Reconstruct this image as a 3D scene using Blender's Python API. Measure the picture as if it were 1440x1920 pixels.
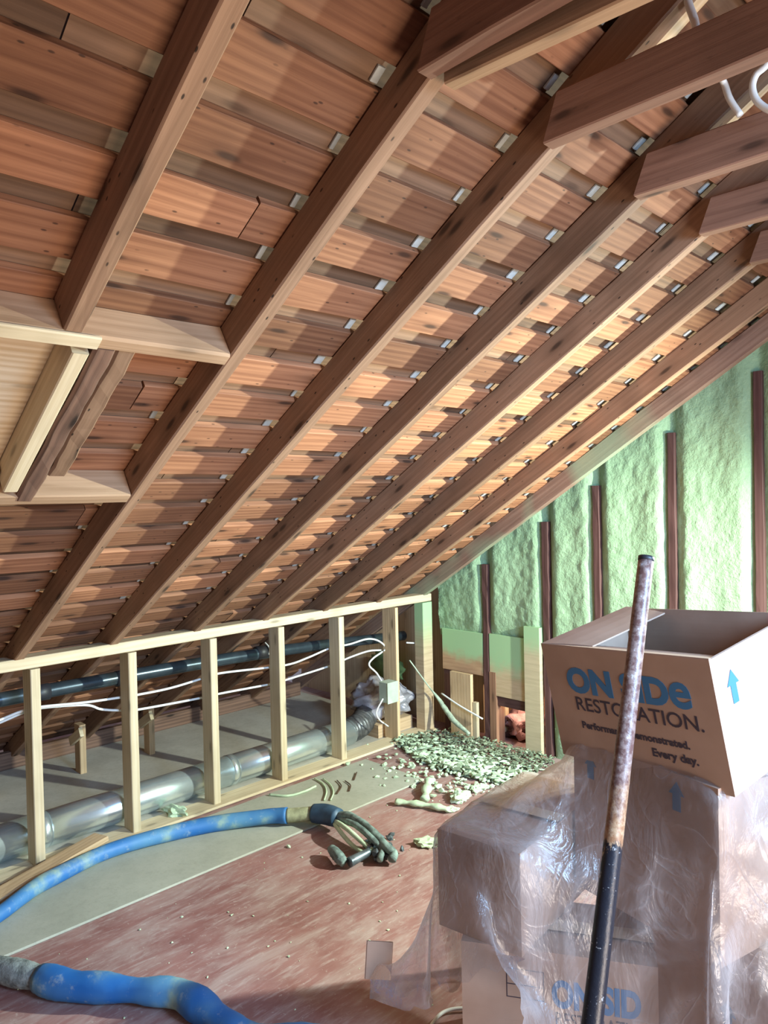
import bpy, bmesh, math, random
import numpy as np
from mathutils import Vector, Matrix, noise
random.seed(7)
for o in list(bpy.data.objects): bpy.data.objects.remove(o)
SC = bpy.context.scene; COL = SC.collection
# ------------------------------------------------------------------ camera
YAW, PITCH, ROLL, FPX = 0.790083, 0.016876, 0.022418, 1385.5
fw = Vector((-math.sin(YAW)*math.cos(PITCH), math.cos(YAW)*math.cos(PITCH), -math.sin(PITCH)))
rt = Vector((math.cos(YAW), math.sin(YAW), 0)); dn = fw.cross(rt)
r2 = rt*math.cos(ROLL)+dn*math.sin(ROLL); d2 = dn*math.cos(ROLL)-rt*math.sin(ROLL)
cam = bpy.data.cameras.new('camera'); camo = bpy.data.objects.new('camera', cam); COL.objects.link(camo)
cam.sensor_fit = 'VERTICAL'; cam.sensor_height = 36; cam.lens = FPX*36/1920; cam.clip_start = .05
M = Matrix((r2, -d2, -fw)).transposed().to_4x4(); M.translation = (0, 0, 1.45); camo.matrix_world = M
SC.camera = camo
# ------------------------------------------------------------------ light
SC.view_settings.view_transform = 'Standard'; SC.view_settings.look = 'None'
SC.view_settings.exposure = 0.0; SC.view_settings.gamma = 1
SC.view_settings.use_curve_mapping = False
W = bpy.data.worlds.new('world'); SC.world = W; W.use_nodes = True
W.node_tree.nodes['Background'].inputs[0].default_value = (.92, .87, 1.05, 1)
W.node_tree.nodes['Background'].inputs[1].default_value = .22
def area(name, loc, target, size, power, col, sy=None):
    l = bpy.data.lights.new(name, 'AREA'); l.energy = power; l.color = col; l.shape = 'RECTANGLE'; l.size = size; l.size_y = sy or size
    o = bpy.data.objects.new(name, l); COL.objects.link(o); o.location = loc
    o.rotation_euler = (Vector(target)-Vector(loc)).to_track_quat('-Z', 'Y').to_euler(); return o
def point(name, loc, power, col, r=.06):
    l = bpy.data.lights.new(name, 'POINT'); l.energy = power; l.color = col; l.shadow_soft_size = r
    o = bpy.data.objects.new(name, l); COL.objects.link(o); o.location = loc; return o
wl = bpy.data.lights.new('work_light', 'SPOT'); wl.energy = 560; wl.color = (.86, 1.0, .90); wl.shadow_soft_size = .03; wl.spot_size = math.radians(160); wl.spot_blend = 1.0
wlo = bpy.data.objects.new('work_light', wl); COL.objects.link(wlo); wlo.location = (-.45, 3.05, 1.35); wlo.rotation_euler = Vector((-1.9, -1.3, -.85)).to_track_quat('-Z', 'Y').to_euler()
wd = area('window_daylight', (.95, 1.45, 1.75), (-.9, 1.9, 1.0), .8, 50, (.36, .63, 1.0), .7); wd.data.spread = math.radians(95)
area('far_window', (2.8, 1.2, 1.3), (-1.6, 1.4, 1.8), 1.2, 40, (.80, .86, 1.0))
area('warm_upward_fill', (1.2, 1.0, .22), (-.7, 1.2, 2.3), 1.0, 74, (1.0, .84, .70))  # added warm fill aimed up to brighten the rafter undersides, no hatch here
# ------------------------------------------------------------------ calibration helpers (photo pixel -> point on a plane)
EYE = Vector((0, 0, 1.45))
def px(u, v, ax, val):
    d = fw + r2*((u-720)/FPX) + d2*((v-960)/FPX); return EYE + d*((val-EYE[ax])/d[ax])
# ------------------------------------------------------------------ node helpers
class NT:
    def __init__(s, name):
        s.m = bpy.data.materials.new(name); s.m.use_nodes = True; s.t = s.m.node_tree; s.n = s.t.nodes
        s.b = s.n['Principled BSDF']; s.out = s.n['Material Output']
    def N(s, ty, ins=None, **kw):
        n = s.n.new(ty)
        for k, v in kw.items(): setattr(n, k, v)
        for k, v in (ins or {}).items(): s.set(n.inputs[k], v)
        return n
    def set(s, sock, v):
        if isinstance(v, bpy.types.NodeSocket): s.t.links.new(v, sock)
        elif isinstance(v, (tuple, list)) and len(v) == 3 and sock.type == 'RGBA': sock.default_value = (*v, 1)
        else: sock.default_value = v
    def mix(s, f, a, b, mode='MIX'):
        n = s.n.new('ShaderNodeMix'); n.data_type = 'RGBA'; n.blend_type = mode
        s.set(n.inputs[0], f); s.set(n.inputs[6], a); s.set(n.inputs[7], b); return n.outputs[2]
    def math(s, op, a, b=0., c=0.):
        n = s.n.new('ShaderNodeMath'); n.operation = op; s.set(n.inputs[0], a); s.set(n.inputs[1], b); s.set(n.inputs[2], c); return n.outputs[0]
    def ramp(s, f, lo, hi, a=0., b=1.):
        n = s.n.new('ShaderNodeMapRange'); n.interpolation_type = 'SMOOTHSTEP'
        for i, v in enumerate((f, lo, hi, a, b)): s.set(n.inputs[i], v)
        return n.outputs[0]
    def coord(s, kind='Object', scale=(1, 1, 1)):
        c = s.n.new('ShaderNodeTexCoord'); m = s.n.new('ShaderNodeMapping'); s.t.links.new(c.outputs[kind], m.inputs[0]); m.inputs[3].default_value = scale; return m.outputs[0]
    def noise(s, vec, sc, det=4, rough=.6, dist=0.):
        n = s.n.new('ShaderNodeTexNoise'); s.t.links.new(vec, n.inputs['Vector'])
        n.inputs['Scale'].default_value = sc; n.inputs['Detail'].default_value = det; n.inputs['Roughness'].default_value = rough; n.inputs['Distortion'].default_value = dist
        return n.outputs[0]
    def bump(s, h, st, d=.01):
        n = s.N('ShaderNodeBump', {'Strength': st, 'Distance': d, 'Height': h}); s.t.links.new(n.outputs[0], s.b.inputs['Normal']); return n
    def done(s, col=None, rough=.7, **kw):
        if col is not None: s.set(s.b.inputs['Base Color'], col)
        s.set(s.b.inputs['Roughness'], rough)
        for k, v in kw.items(): s.set(s.b.inputs[k.replace('_', ' ')], v)
        return s.m
def wood(name, c1, c2, dark=(.02, .012, .008), knots=.6, var=.35, rough=.72, nails=.0, grain=1., spec=.3):
    s = NT(name)
    uv = s.coord('UV', (1, 1, 1)); g1 = s.coord('UV', (1.3, 42, 1)); g2 = s.coord('UV', (4, 230, 1))
    at = s.N('ShaderNodeAttribute', attribute_name='rnd').outputs['Fac']
    n1 = s.noise(g1, 1.0, 5, .6, 1.2); n2 = s.noise(g2, 1.0, 3, .6, .3)
    w = s.N('ShaderNodeTexWave', {'Vector': s.coord('UV', (.55, 9, 1)), 'Scale': 1.6, 'Distortion': 9., 'Detail': 2., 'Detail Scale': .7}, wave_type='BANDS', bands_direction='Y').outputs[1]
    f = s.math('ADD', s.math('MULTIPLY', n1, .68), s.math('MULTIPLY', w, .16*grain)); f = s.math('ADD', f, s.math('MULTIPLY', n2, .25))
    col = s.mix(s.ramp(f, .25, .85), c1, c2)
    tone = s.ramp(at, 0, 1, 1-var, 1+var*.7)
    col = s.mix(1., col, s.N('ShaderNodeCombineColor', {0: tone, 1: tone, 2: tone}).outputs[0], 'MULTIPLY')
    big = s.noise(uv, 2.2, 3, .6); col = s.mix(s.ramp(big, .52, .75, 0, .45), col, tuple(x*.5 for x in c1))
    # knots
    v = s.N('ShaderNodeTexVoronoi', {'Vector': s.coord('UV', (1.6, 6., 1)), 'Scale': 1.5, 'Randomness': 1.}, voronoi_dimensions='2D').outputs['Distance']
    k = s.ramp(v, .03, .10, knots, 0); col = s.mix(k, col, dark)
    k2 = s.ramp(v, .08, .26, .35*knots, 0); col = s.mix(k2, col, tuple(x*.45 for x in c1))
    if nails:
        v2 = s.N('ShaderNodeTexVoronoi', {'Vector': s.coord('UV', (7, 17., 1)), 'Scale': 1.3, 'Randomness': .95}, voronoi_dimensions='2D').outputs['Distance']
        gate = s.ramp(s.noise(s.coord('UV', (3, 6, 1)), 1.5, 2, .5), .46, .54)
        col = s.mix(s.math('MULTIPLY', gate, s.ramp(v2, .03, .065, nails, 0)), col, dark)
    s.bump(f, .25, .004)
    return s.done(col, rough, Specular_IOR_Level=spec)
def plain(name, col, rough=.6, metal=0., nscale=0, namt=.25, bump=0.):
    s = NT(name)
    if nscale:
        n = s.noise(s.coord('Object'), nscale, 5, .6); c = s.mix(s.ramp(n, .3, .7), tuple(x*(1-namt) for x in col), tuple(min(1, x*(1+namt)) for x in col))
        if bump: s.bump(n, bump, .01)
    else: c = col
    return s.done(c, rough, Metallic=metal)
# ------------------------------------------------------------------ materials
M_DECK = wood('old_roof_board_wood', (.205, .082, .040), (.41, .19, .095), knots=.85, var=.42, nails=.7)
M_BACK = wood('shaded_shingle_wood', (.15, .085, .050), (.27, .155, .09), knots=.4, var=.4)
M_RAFT = wood('old_rafter_wood', (.21, .115, .065), (.37, .215, .13), knots=.8, var=.22, nails=.9, grain=.5)
M_TIE = wood('old_tie_wood', (.20, .10, .065), (.35, .19, .125), knots=.7, var=.2, nails=.2, grain=.4)
M_NEW = wood('new_pine_wood', (.56, .43, .26), (.76, .63, .43), knots=.45, var=.12, grain=.5)
M_HDR = wood('header_wood', (.34, .20, .11), (.52, .33, .20), knots=.3, var=.12, grain=.6)
M_DARKW = wood('weathered_dark_wood', (.10, .055, .038), (.26, .14, .09), knots=1., var=.2)
M_STUD = wood('dark_gable_stud_wood', (.085, .035, .030), (.15, .070, .06), knots=.2, var=.2)
M_PLY = wood('plywood', (.50, .32, .17), (.66, .46, .27), knots=.3, var=.1, grain=1.2)
M_PLYN = wood('new_plywood', (.62, .44, .24), (.82, .66, .44), knots=.3, var=.1, grain=1.5)
def mat_floor():
    s = NT('worn_red_floor_paint')
    st = s.coord('Object', (6, 1.7, 1)); ob = s.coord('Object')
    n1 = s.noise(st, 1.6, 8, .7, .6); n2 = s.noise(ob, 2.1, 5, .65); n3 = s.noise(s.coord('Object', (30, 5, 1)), 2.0, 4, .7); n4 = s.noise(ob, 60, 3, .7)
    c = s.mix(s.ramp(n2, .35, .7), (.23, .095, .085), (.34, .17, .15))
    c = s.mix(s.ramp(n1, .40, .70, 0, .7), c, (.42, .32, .29))
    c = s.mix(s.ramp(n3, .48, .72, 0, .5), c, (.50, .41, .38))
    c = s.mix(s.ramp(n1, .66, .80, 0, .6), c, (.46, .10, .055))
    c = s.mix(s.ramp(n4, .62, .72, 0, .35), c, (.6, .55, .48))
    s.bump(n1, .15, .004); return s.done(c, .62)
def mat_board(name, a, b):
    s = NT(name); ob = s.coord('Object'); n = s.noise(ob, 3, 6, .7); m = s.noise(ob, 55, 4, .7)
    c = s.mix(s.ramp(n, .3, .7), a, b); c = s.mix(s.ramp(m, .45, .75, 0, .3), c, tuple(x*.7 for x in a)); s.bump(m, .15, .003); return s.done(c, .8)
def mat_foam():
    s = NT('green_spray_foam'); ob = s.coord('Object')
    n = s.noise(ob, 4.5, 6, .6); m = s.noise(ob, 38, 5, .65)
    c = s.mix(s.ramp(n, .3, .72), (.30, .44, .25), (.36, .51, .30)); c = s.mix(s.ramp(m, .45, .7, 0, .3), c, (.40, .56, .34))
    s.bump(m, .8, .012); return s.done(c, .75)
def mat_overspray(name, base1, base2, zlo, zhi, axis=2):
    # plywood whose upper part carries a coat of green overspray
    s = NT(name); ob = s.coord('Object'); g = s.coord('Object', (3, 3, 40)); n = s.noise(g, 1.5, 5, .6)
    c = s.mix(s.ramp(n, .3, .7), base1, base2)
    sp = s.N('ShaderNodeSeparateXYZ', {0: ob}).outputs[axis]
    h = s.math('ADD', sp, s.math('MULTIPLY', s.math('SUBTRACT', s.noise(ob, 5, 4, .6), .5), .35))
    c = s.mix(s.ramp(h, zlo, zhi), c, (.36, .54, .28)); return s.done(c, .75)
def mat_card():
    s = NT('cardboard'); ob = s.coord('Object'); n = s.noise(s.coord('Object', (1, 1, 60)), 3, 3, .5); m = s.noise(ob, 5, 4, .6)
    c = s.mix(s.ramp(m, .3, .7), (.36, .23, .16), (.43, .285, .205)); s.bump(n, .08, .002); return s.done(c, .75)
def mat_film():
    s = NT('clear_plastic_sheet')
    n = s.noise(s.coord('Object', (3, 3, 1.5)), 4, 5, .6, 2.)
    tr = s.N('ShaderNodeBsdfTransparent', {'Color': (.93, .93, .94)}); gl = s.N('ShaderNodeBsdfGlossy', {'Color': (1, 1, 1), 'Roughness': .24})
    df = s.N('ShaderNodeBsdfDiffuse', {'Color': (.72, .66, .64)}); tl = s.N('ShaderNodeBsdfTranslucent', {'Color': (.72, .66, .64)})
    rd = s.math('SUBTRACT', 1., s.math('ABSOLUTE', s.math('MULTIPLY', s.math('SUBTRACT', s.noise(s.coord('Object', (1, 1, .8)), 5, 3, .5, 1.5), .5), 7.)))
    rd = s.math('POWER', s.math('MAXIMUM', rd, 0.), 6.)
    bp = s.N('ShaderNodeBump', {'Strength': .45, 'Distance': .02, 'Height': s.math('ADD', n, s.math('MULTIPLY', rd, .12))})
    for q in (gl, df, tl): s.t.links.new(bp.outputs[0], q.inputs['Normal'])
    a = s.N('ShaderNodeMixShader', {0: .5}); s.t.links.new(df.outputs[0], a.inputs[1]); s.t.links.new(tl.outputs[0], a.inputs[2])
    lw = s.N('ShaderNodeLayerWeight', {'Blend': .45}); s.t.links.new(bp.outputs[0], lw.inputs['Normal'])
    f = s.math('ADD', s.ramp(lw.outputs['Facing'], .1, 1., .12, .55), s.ramp(s.math('ADD', s.noise(s.coord('Object', (1, 1, .6)), 4, 4, .6, 2.), s.math('MULTIPLY', rd, .10)), .42, .70, .02, .30))
    b = s.N('ShaderNodeMixShader', {0: f}); s.t.links.new(tr.outputs[0], b.inputs[1]); s.t.links.new(a.outputs[0], b.inputs[2])
    g = s.N('ShaderNodeMixShader', {0: s.ramp(lw.outputs['Fresnel'], 0, 1, .03, .38)}); s.t.links.new(b.outputs[0], g.inputs[1]); s.t.links.new(gl.outputs[0], g.inputs[2])
    s.t.links.new(g.outputs[0], s.out.inputs[0]); return s.m
def mat_hose():
    s = NT('blue_hose_sleeve'); ob = s.coord('Object'); n = s.noise(ob, 6, 5, .6); m = s.noise(ob, 22, 4, .7); k = s.noise(ob, 3, 3, .6)
    c = s.mix(s.ramp(k, .35, .65), (.010, .12, .38), (.10, .26, .40)); c = s.mix(s.ramp(n, .52, .70, 0, .7), c, (.38, .46, .27)); c = s.mix(s.ramp(m, .56, .72, 0, .5), c, (.35, .42, .42))
    s.bump(n, .3, .01); return s.done(c, .55)
def mat_pole():
    s = NT('worn_pole'); ob = s.coord('Object'); z = s.N('ShaderNodeSeparateXYZ', {0: ob}).outputs[2]
    n = s.noise(s.coord('Object', (1, 1, .35)), 26, 5, .7); m = s.noise(ob, 60, 4, .7)
    metal = s.mix(s.ramp(m, .4, .6), (.13, .065, .055), (.27, .19, .165))
    h = s.math('ADD', z, s.math('MULTIPLY', s.math('SUBTRACT', n, .5), .30))
    rust = s.mix(s.ramp(m, .4, .62), (.30, .15, .075), (.44, .29, .17))
    c = s.mix(s.ramp(h, .80, .90), rust, metal)
    c = s.mix(s.ramp(h, .735, .755, 1, 0), c, (.012, .014, .022))
    c = s.mix(s.math('MULTIPLY', s.ramp(m, .63, .67), .5), c, (.6, .6, .6)); s.bump(m, .3, .004); return s.done(c, .38)
M_FLOOR = mat_floor(); M_FIB = mat_board('grey_fibreboard', (.34, .34, .27), (.43, .42, .34)); M_SUB = mat_board('dusty_plywood_subfloor', (.42, .37, .30), (.54, .49, .41))
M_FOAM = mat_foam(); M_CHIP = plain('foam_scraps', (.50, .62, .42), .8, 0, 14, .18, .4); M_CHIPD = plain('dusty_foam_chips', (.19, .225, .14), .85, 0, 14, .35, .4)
M_CARD = mat_card(); M_FILM = mat_film(); M_HOSE = mat_hose(); M_POLE = mat_pole()
M_BLUE = plain('blue_print', (.045, .16, .32), .7); M_INK = plain('dark_print', (.05, .035, .045), .7)
M_GALV = plain('galvanised_steel', (.70, .80, .80), .27, .8, 5, .15); M_BPIPE = plain('dark_steel_pipe', (.055, .075, .09), .28, .6, 12, .2)
M_WHITE = plain('white_cable', (.78, .78, .74), .5); M_CAP = plain('navy_rubber', (.03, .07, .12), .5, 0, 20, .3); M_OLIVE = plain('dusty_tape', (.33, .33, .19), .7, 0, 30, .3, .3)
M_GUNH = plain('foam_crusted_hose', (.16, .22, .20), .7, 0, 25, .5, .5); M_GUN = plain('gun_metal', (.12, .15, .17), .4, .5, 30, .5); M_JB = plain('primed_box', (.46, .52, .40), .6, 0, 10, .15)
M_WRAP = plain('foil_wrap', (.50, .47, .50), .28, .35, 9, .35, .9); M_PINK = plain('pink_fibreglass', (.80, .40, .38), .9, 0, 12, .4, 1.); M_PATCH = plain('painted_bounce_white', (.50, .53, .50), .6, 0, 20, .2)
M_DUST = plain('grey_dusty_tape', (.20, .23, .22), .8, 0, 35, .5, .5); M_BLK = plain('black_rubber', (.02, .02, .025), .5)
# ------------------------------------------------------------------ object helpers
def tag(o, label=None, cat=None, group=None, kind=None):
    if label: o['label'] = label
    if cat: o['category'] = cat
    if group: o['group'] = group
    if kind: o['kind'] = kind
    return o
def link(name, bm, mat, parent=None, origin=(0, 0, 0), smooth=False):
    me = bpy.data.meshes.new(name); bmesh.ops.translate(bm, verts=bm.verts, vec=-Vector(origin)); bm.to_mesh(me); bm.free()
    for m in (mat if isinstance(mat, list) else [mat]): me.materials.append(m)
    if smooth: me.polygons.foreach_set('use_smooth', [True]*len(me.polygons))
    o = bpy.data.objects.new(name, me); COL.objects.link(o)
    if parent is not None:
        o.parent = parent; o.location = Vector(origin)-Vector(parent.get('org', (0, 0, 0)))
    else:
        o.location = origin; o['org'] = tuple(origin)
    return o
def empty(name, loc):
    o = bpy.data.objects.new(name, None); COL.objects.link(o); o.location = loc; o['org'] = tuple(loc); return o
def add_lumber(bm, p0, p1, up, w, d, ch=.003, seg=1, jit=0., rnd=None, vary=None):
    """box of width w (sideways) and depth d (towards up), centred on the line p0-p1, chamfered long edges"""
    p0, p1, up = Vector(p0), Vector(p1), Vector(up); ax = (p1-p0); L = ax.length; ax.normalize(); side = ax.cross(up).normalized(); up = side.cross(ax).normalized()
    uvl = bm.loops.layers.uv.verify(); rl = bm.faces.layers.float.get('rnd') or bm.faces.layers.float.new('rnd')
    r = random.random() if rnd is None else rnd; ou, ov = random.random()*50, random.random()*50
    hw, hd = w/2, d/2
    prof = [(-hw+ch, -hd), (hw-ch, -hd), (hw, -hd+ch), (hw, hd-ch), (hw-ch, hd), (-hw+ch, hd), (-hw, hd-ch), (-hw, -hd+ch)]
    per = [0]
    for i in range(8): a, b = prof[i], prof[(i+1) % 8]; per.append(per[-1]+math.hypot(a[0]-b[0], a[1]-b[1]))
    rings = []
    for i in range(seg+1):
        c = p0+ax*(L*i/seg); j = [(random.uniform(-jit, jit), random.uniform(-jit, jit)) for _ in range(4)] if jit else [(0, 0)]*4
        q = [0, 1, 1, 2, 2, 3, 3, 0]
        rings.append([bm.verts.new(c+side*(x+j[q[k]][0])+up*(y+j[q[k]][1])) for k, (x, y) in enumerate(prof)])
    for i in range(seg):
        for k in range(8):
            k2 = (k+1) % 8; f = bm.faces.new((rings[i][k], rings[i][k2], rings[i+1][k2], rings[i+1][k])); f[rl] = r
            us = (L*i/seg, L*i/seg, L*(i+1)/seg, L*(i+1)/seg); vs = (per[k], per[k+1], per[k+1], per[k])
            for l, a, b in zip(f.loops, us, vs): l[uvl].uv = (ou+a, ov+b)
    for ring, fl in ((rings[0], True), (rings[-1], False)):
        f = bm.faces.new(list(reversed(ring)) if fl else ring); f[rl] = r*.6
        for l in f.loops: e = l.vert.co-p0; l[uvl].uv = (ou+e.dot(side)*.3, ov+e.dot(up))
def lumber(name, p0, p1, up, w, d, mat, parent=None, **kw):
    bm = bmesh.new(); add_lumber(bm, p0, p1, up, w, d, **kw); return link(name, bm, mat, parent, tuple(Vector(p0)))
def slab(bm, lo, hi):
    """axis-aligned box through add_lumber (long axis first)"""
    lo, hi = Vector(lo), Vector(hi); s = hi-lo; c = (lo+hi)/2; i = max(range(3), key=lambda k: s[k])
    p0, p1 = c.copy(), c.copy(); p0[i] = lo[i]; p1[i] = hi[i]; up = Vector((0, 0, 1)) if i != 2 else Vector((0, 1, 0))
    uk = 2 if i != 2 else 1; wk = [k for k in range(3) if k != i and k != uk][0]
    add_lumber(bm, p0, p1, up, s[wk], s[uk], ch=min(.002, min(s)/4))
def box(name, lo, hi, mat, parent=None):
    bm = bmesh.new(); slab(bm, lo, hi); return link(name, bm, mat, parent, ((lo[0]+hi[0])/2, (lo[1]+hi[1])/2, lo[2]))
def catmull(pts, n=8):
    P = [Vector(p) for p in pts]; P = [P[0]*2-P[1]]+P+[P[-1]*2-P[-2]]; out = []
    for i in range(1, len(P)-2):
        for k in range(n):
            t = k/n; a, b, c, d = P[i-1:i+3]
            out.append(.5*((2*b)+(c-a)*t+(2*a-5*b+4*c-d)*t*t+(3*b-a-3*c+d)*t**3))
    out.append(P[-2]); return out
def add_tube(bm, pts, r, n=10, smoothpts=8, flat=1.0, jit=0.):
    path = catmull(pts, smoothpts) if smoothpts else [Vector(p) for p in pts]; m = len(path); rings = []; ref = Vector((0, 0, 1))
    for i, c in enumerate(path):
        t = (path[min(i+1, m-1)]-path[max(i-1, 0)]).normalized()
        if abs(t.dot(ref)) > .95: ref = Vector((0, 1, 0))
        s = t.cross(ref).normalized(); u = s.cross(t); ref = u if abs(t.z) > .6 else Vector((0, 0, 1))
        rr = r(i/(m-1)) if callable(r) else r
        rings.append([bm.verts.new(c+(s*math.cos(2*math.pi*k/n)+u*math.sin(2*math.pi*k/n)*flat)*(rr*(1+random.uniform(-jit, jit)))) for k in range(n)])
    for i in range(m-1):
        for k in range(n): k2 = (k+1) % n; bm.faces.new((rings[i][k], rings[i][k2], rings[i+1][k2], rings[i+1][k]))
    bm.faces.new(rings[0]); bm.faces.new(list(reversed(rings[-1])))
    bmesh.ops.recalc_face_normals(bm, faces=bm.faces)
def tube(name, pts, r, mat, parent=None, **kw):
    bm = bmesh.new(); add_tube(bm, pts, r, **kw); return link(name, bm, mat, parent, tuple(Vector(pts[0])), True)
def add_blob(bm, c, s, sub=2, amp=.35, fr=1., seed=0):
    r = bmesh.ops.create_icosphere(bm, subdivisions=sub, radius=1.)
    a = random.uniform(0, 6.28); ca, sa = math.cos(a), math.sin(a)
    for v in r['verts']:
        k = 1+amp*noise.noise(v.co*1.3*fr+Vector((seed*7.3, seed*3.1, 0)))*1.6
        x, y, z = v.co.x*s[0]*k, v.co.y*s[1]*k, v.co.z*s[2]*k
        v.co = Vector((c[0]+x*ca-y*sa, c[1]+x*sa+y*ca, c[2]+z))
# ------------------------------------------------------------------ roof geometry
XW, Z0, TH = -3.07, .853, math.radians(31.2)
ct, st, tt = math.cos(TH), math.sin(TH), math.tan(TH)
RUP = Vector((-st, 0, ct))                       # outward normal of this roof slope
def rp(s, y, off=0.):                            # s = distance up the slope from the knee wall, off = above rafter undersides
    return Vector((XW+s*ct, y, Z0+s*st))+RUP*off
RIDGE = (.35-XW)/ct; RD = .088                   # rafter depth
YG = 3.5
# ------------------------------------------------------------------ floor, walls, roof deck
def struct(o, lab=None):
    o['kind'] = 'structure'
    if lab: o['label'] = lab
    return o
struct(box('floor', (-5.0, -2.2, -.04), (4.2, 3.62, 0), [M_FLOOR]), 'worn red painted attic floor')
struct(box('floor_eave', (-4.62, -2.2, .0), (-3.17, 3.46, .006), [M_SUB]), 'dusty grey plywood floor behind the low stud wall')
box_fib = box('fibreboard_sheet', (-3.0, -.9, .001), (-2.555, 2.78, .010), [M_FIB]); tag(box_fib, 'long grey fibreboard strip lying on red floor beside stud wall', 'board')
def roof_deck():
    bm = bmesh.new(); bk = bmesh.new(); per = .1497; k0 = -12
    for k in range(-26, 17):
        s0 = 2.236+k*per-.0; s1 = s0+.0985
        if s1 > RIDGE+.05: break
        y = -1.6+random.uniform(-.9, 0)
        while y < 3.36:
            y1 = min(y+random.uniform(1.6, 3.2), 3.36); 
            if 3.36-y1 < .4: y1 = 3.36
            a = random.uniform(-.003, .003); b = random.uniform(-.003, .003)
            add_lumber(bm, rp((s0+s1)/2+a, max(y, -1.6), RD+.010), rp((s0+s1)/2+b, y1-.003, RD+.010), RUP, s1-s0+random.uniform(-.004, .004), .019, ch=.0015, seg=14, jit=.0012); y = y1
        y = -1.6+random.uniform(-1.2, 0)
        while y < 3.36:
            y1 = min(y+random.uniform(1.0, 2.6), 3.36)
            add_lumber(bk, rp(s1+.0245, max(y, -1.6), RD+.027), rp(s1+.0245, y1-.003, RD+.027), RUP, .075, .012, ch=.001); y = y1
    # opposite slope, plain run of boards
    for k in range(26):
        s = .05+k*.1497; R2 = Vector((st, 0, ct)); P = lambda y: Vector((.35+s*ct, y, Z0+(.35-XW)*tt-s*st+.0))+R2*(RD+.01)
        add_lumber(bm, P(-1.6), P(3.36), R2, .147, .019, ch=.001)
    c = link('ceiling', bm, M_DECK); struct(c, 'sloping roof deck of old brown boards with narrow gaps')
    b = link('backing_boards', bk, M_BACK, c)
    return c
CEIL = roof_deck()
RY = [.205, .595, .99, 1.375, 1.775, 2.165, 2.56, 2.96]   # near faces
names = {.595: 'sloping old brown rafter nearest the camera, cut off at the framed roof opening', .99: 'sloping old brown rafter carrying the right ends of both short headers',
 1.375: 'sloping old brown rafter just right of the one carrying the headers', 1.775: 'sloping brown rafter whose tie beam is second from the left, middle of the roof', 2.165: 'sloping brown rafter, third bay beyond the headers, ending over the third tie from the left',
 2.56: 'sloping brown rafter, third counting back from the green foam wall', 2.96: 'last full brown rafter before the edge rafter at the green wall'}
names[1.775] = 'sloping brown rafter, second to the right of the one carrying the headers'
names[2.165] = 'sloping brown rafter, fourth counting back from the green foam wall'
SEND = -1.62
for y in RY:
    if y == .595:
        lumber_o = lumber('roof_rafter', rp(1.835, y+.02, RD/2), rp(RIDGE, y+.02, RD/2), RUP, .04, RD, M_RAFT, seg=16, jit=.0012, ch=.004)
        tag(lumber_o, names[y], 'rafter', 'sloping roof rafters')
        lo = lumber('roof_rafter', rp(SEND, y+.02, RD/2), rp(1.16, y+.02, RD/2), RUP, .04, RD, M_RAFT, seg=16, jit=.0012, ch=.004)
        tag(lo, 'old rafter length below the framed roof opening, running down to the knee wall', 'rafter', 'sloping roof rafters'); continue
    o = lumber('roof_rafter', rp(SEND, y+.02, RD/2), rp(RIDGE, y+.02, RD/2), RUP, .04, RD, M_RAFT, seg=24, jit=.0013, ch=.004)
    tag(o, names.get(y, 'old brown rafter out of view near the camera, left of the framed opening'), 'rafter', 'sloping roof rafters')
# gable edge rafter, slightly skewed
PK = wood('pinkish_rafter_wood', (.30, .17, .12), (.46, .29, .21), knots=.4, nails=.1)
_n = PK.node_tree; _b = _n.nodes['Principled BSDF']; _src = _b.inputs['Base Color'].links[0].from_socket
_tc = _n.nodes.new('ShaderNodeTexCoord'); _no = _n.nodes.new('ShaderNodeTexNoise'); _no.inputs['Scale'].default_value = 2.2; _n.links.new(_tc.outputs['Object'], _no.inputs['Vector'])
_mr = _n.nodes.new('ShaderNodeMapRange'); _mr.inputs[1].default_value = .5; _mr.inputs[2].default_value = .62; _mr.inputs[4].default_value = .7; _n.links.new(_no.outputs[0], _mr.inputs[0])
_mx = _n.nodes.new('ShaderNodeMix'); _mx.data_type = 'RGBA'; _n.links.new(_mr.outputs[0], _mx.inputs[0]); _n.links.new(_src, _mx.inputs[6]); _mx.inputs[7].default_value = (.33, .42, .27, 1); _n.links.new(_mx.outputs[2], _b.inputs['Base Color'])
o = lumber('roof_rafter', rp(SEND, 3.45, RD/2), rp(RIDGE, 3.235, RD/2), RUP, .04, RD, PK, seg=20, jit=.001)
tag(o, 'edge rafter running along the top of the green foam wall', 'rafter', 'sloping roof rafters')
# opposite rafters + ridge
for y in RY+[3.30]:
    continue
    R2 = Vector((st, 0, ct)); top = Vector((.35, y+.02, Z0+(.35-XW)*tt)); o = lumber('opposite_rafter', top+R2*RD/2, top+Vector((ct, 0, -st))*4.0+R2*RD/2, R2, .04, RD, M_RAFT)
    tag(o, 'old rafter of the far roof slope right of the ridge', 'rafter', 'rafters of the opposite roof slope')
# bounced light modelled as white patches in the board gaps beside rafters
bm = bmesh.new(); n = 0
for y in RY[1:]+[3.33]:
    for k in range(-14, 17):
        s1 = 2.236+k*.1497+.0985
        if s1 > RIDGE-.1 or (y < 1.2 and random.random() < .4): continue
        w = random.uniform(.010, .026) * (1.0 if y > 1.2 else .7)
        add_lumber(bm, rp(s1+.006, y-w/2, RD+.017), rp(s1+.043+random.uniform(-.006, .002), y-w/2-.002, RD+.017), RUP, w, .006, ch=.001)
f = link('gap_bounce_patches', bm, M_PATCH, CEIL); f['kind'] = 'stuff'; f['label'] = 'small white patches standing for bounced light in the board gaps against each rafter'
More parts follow.
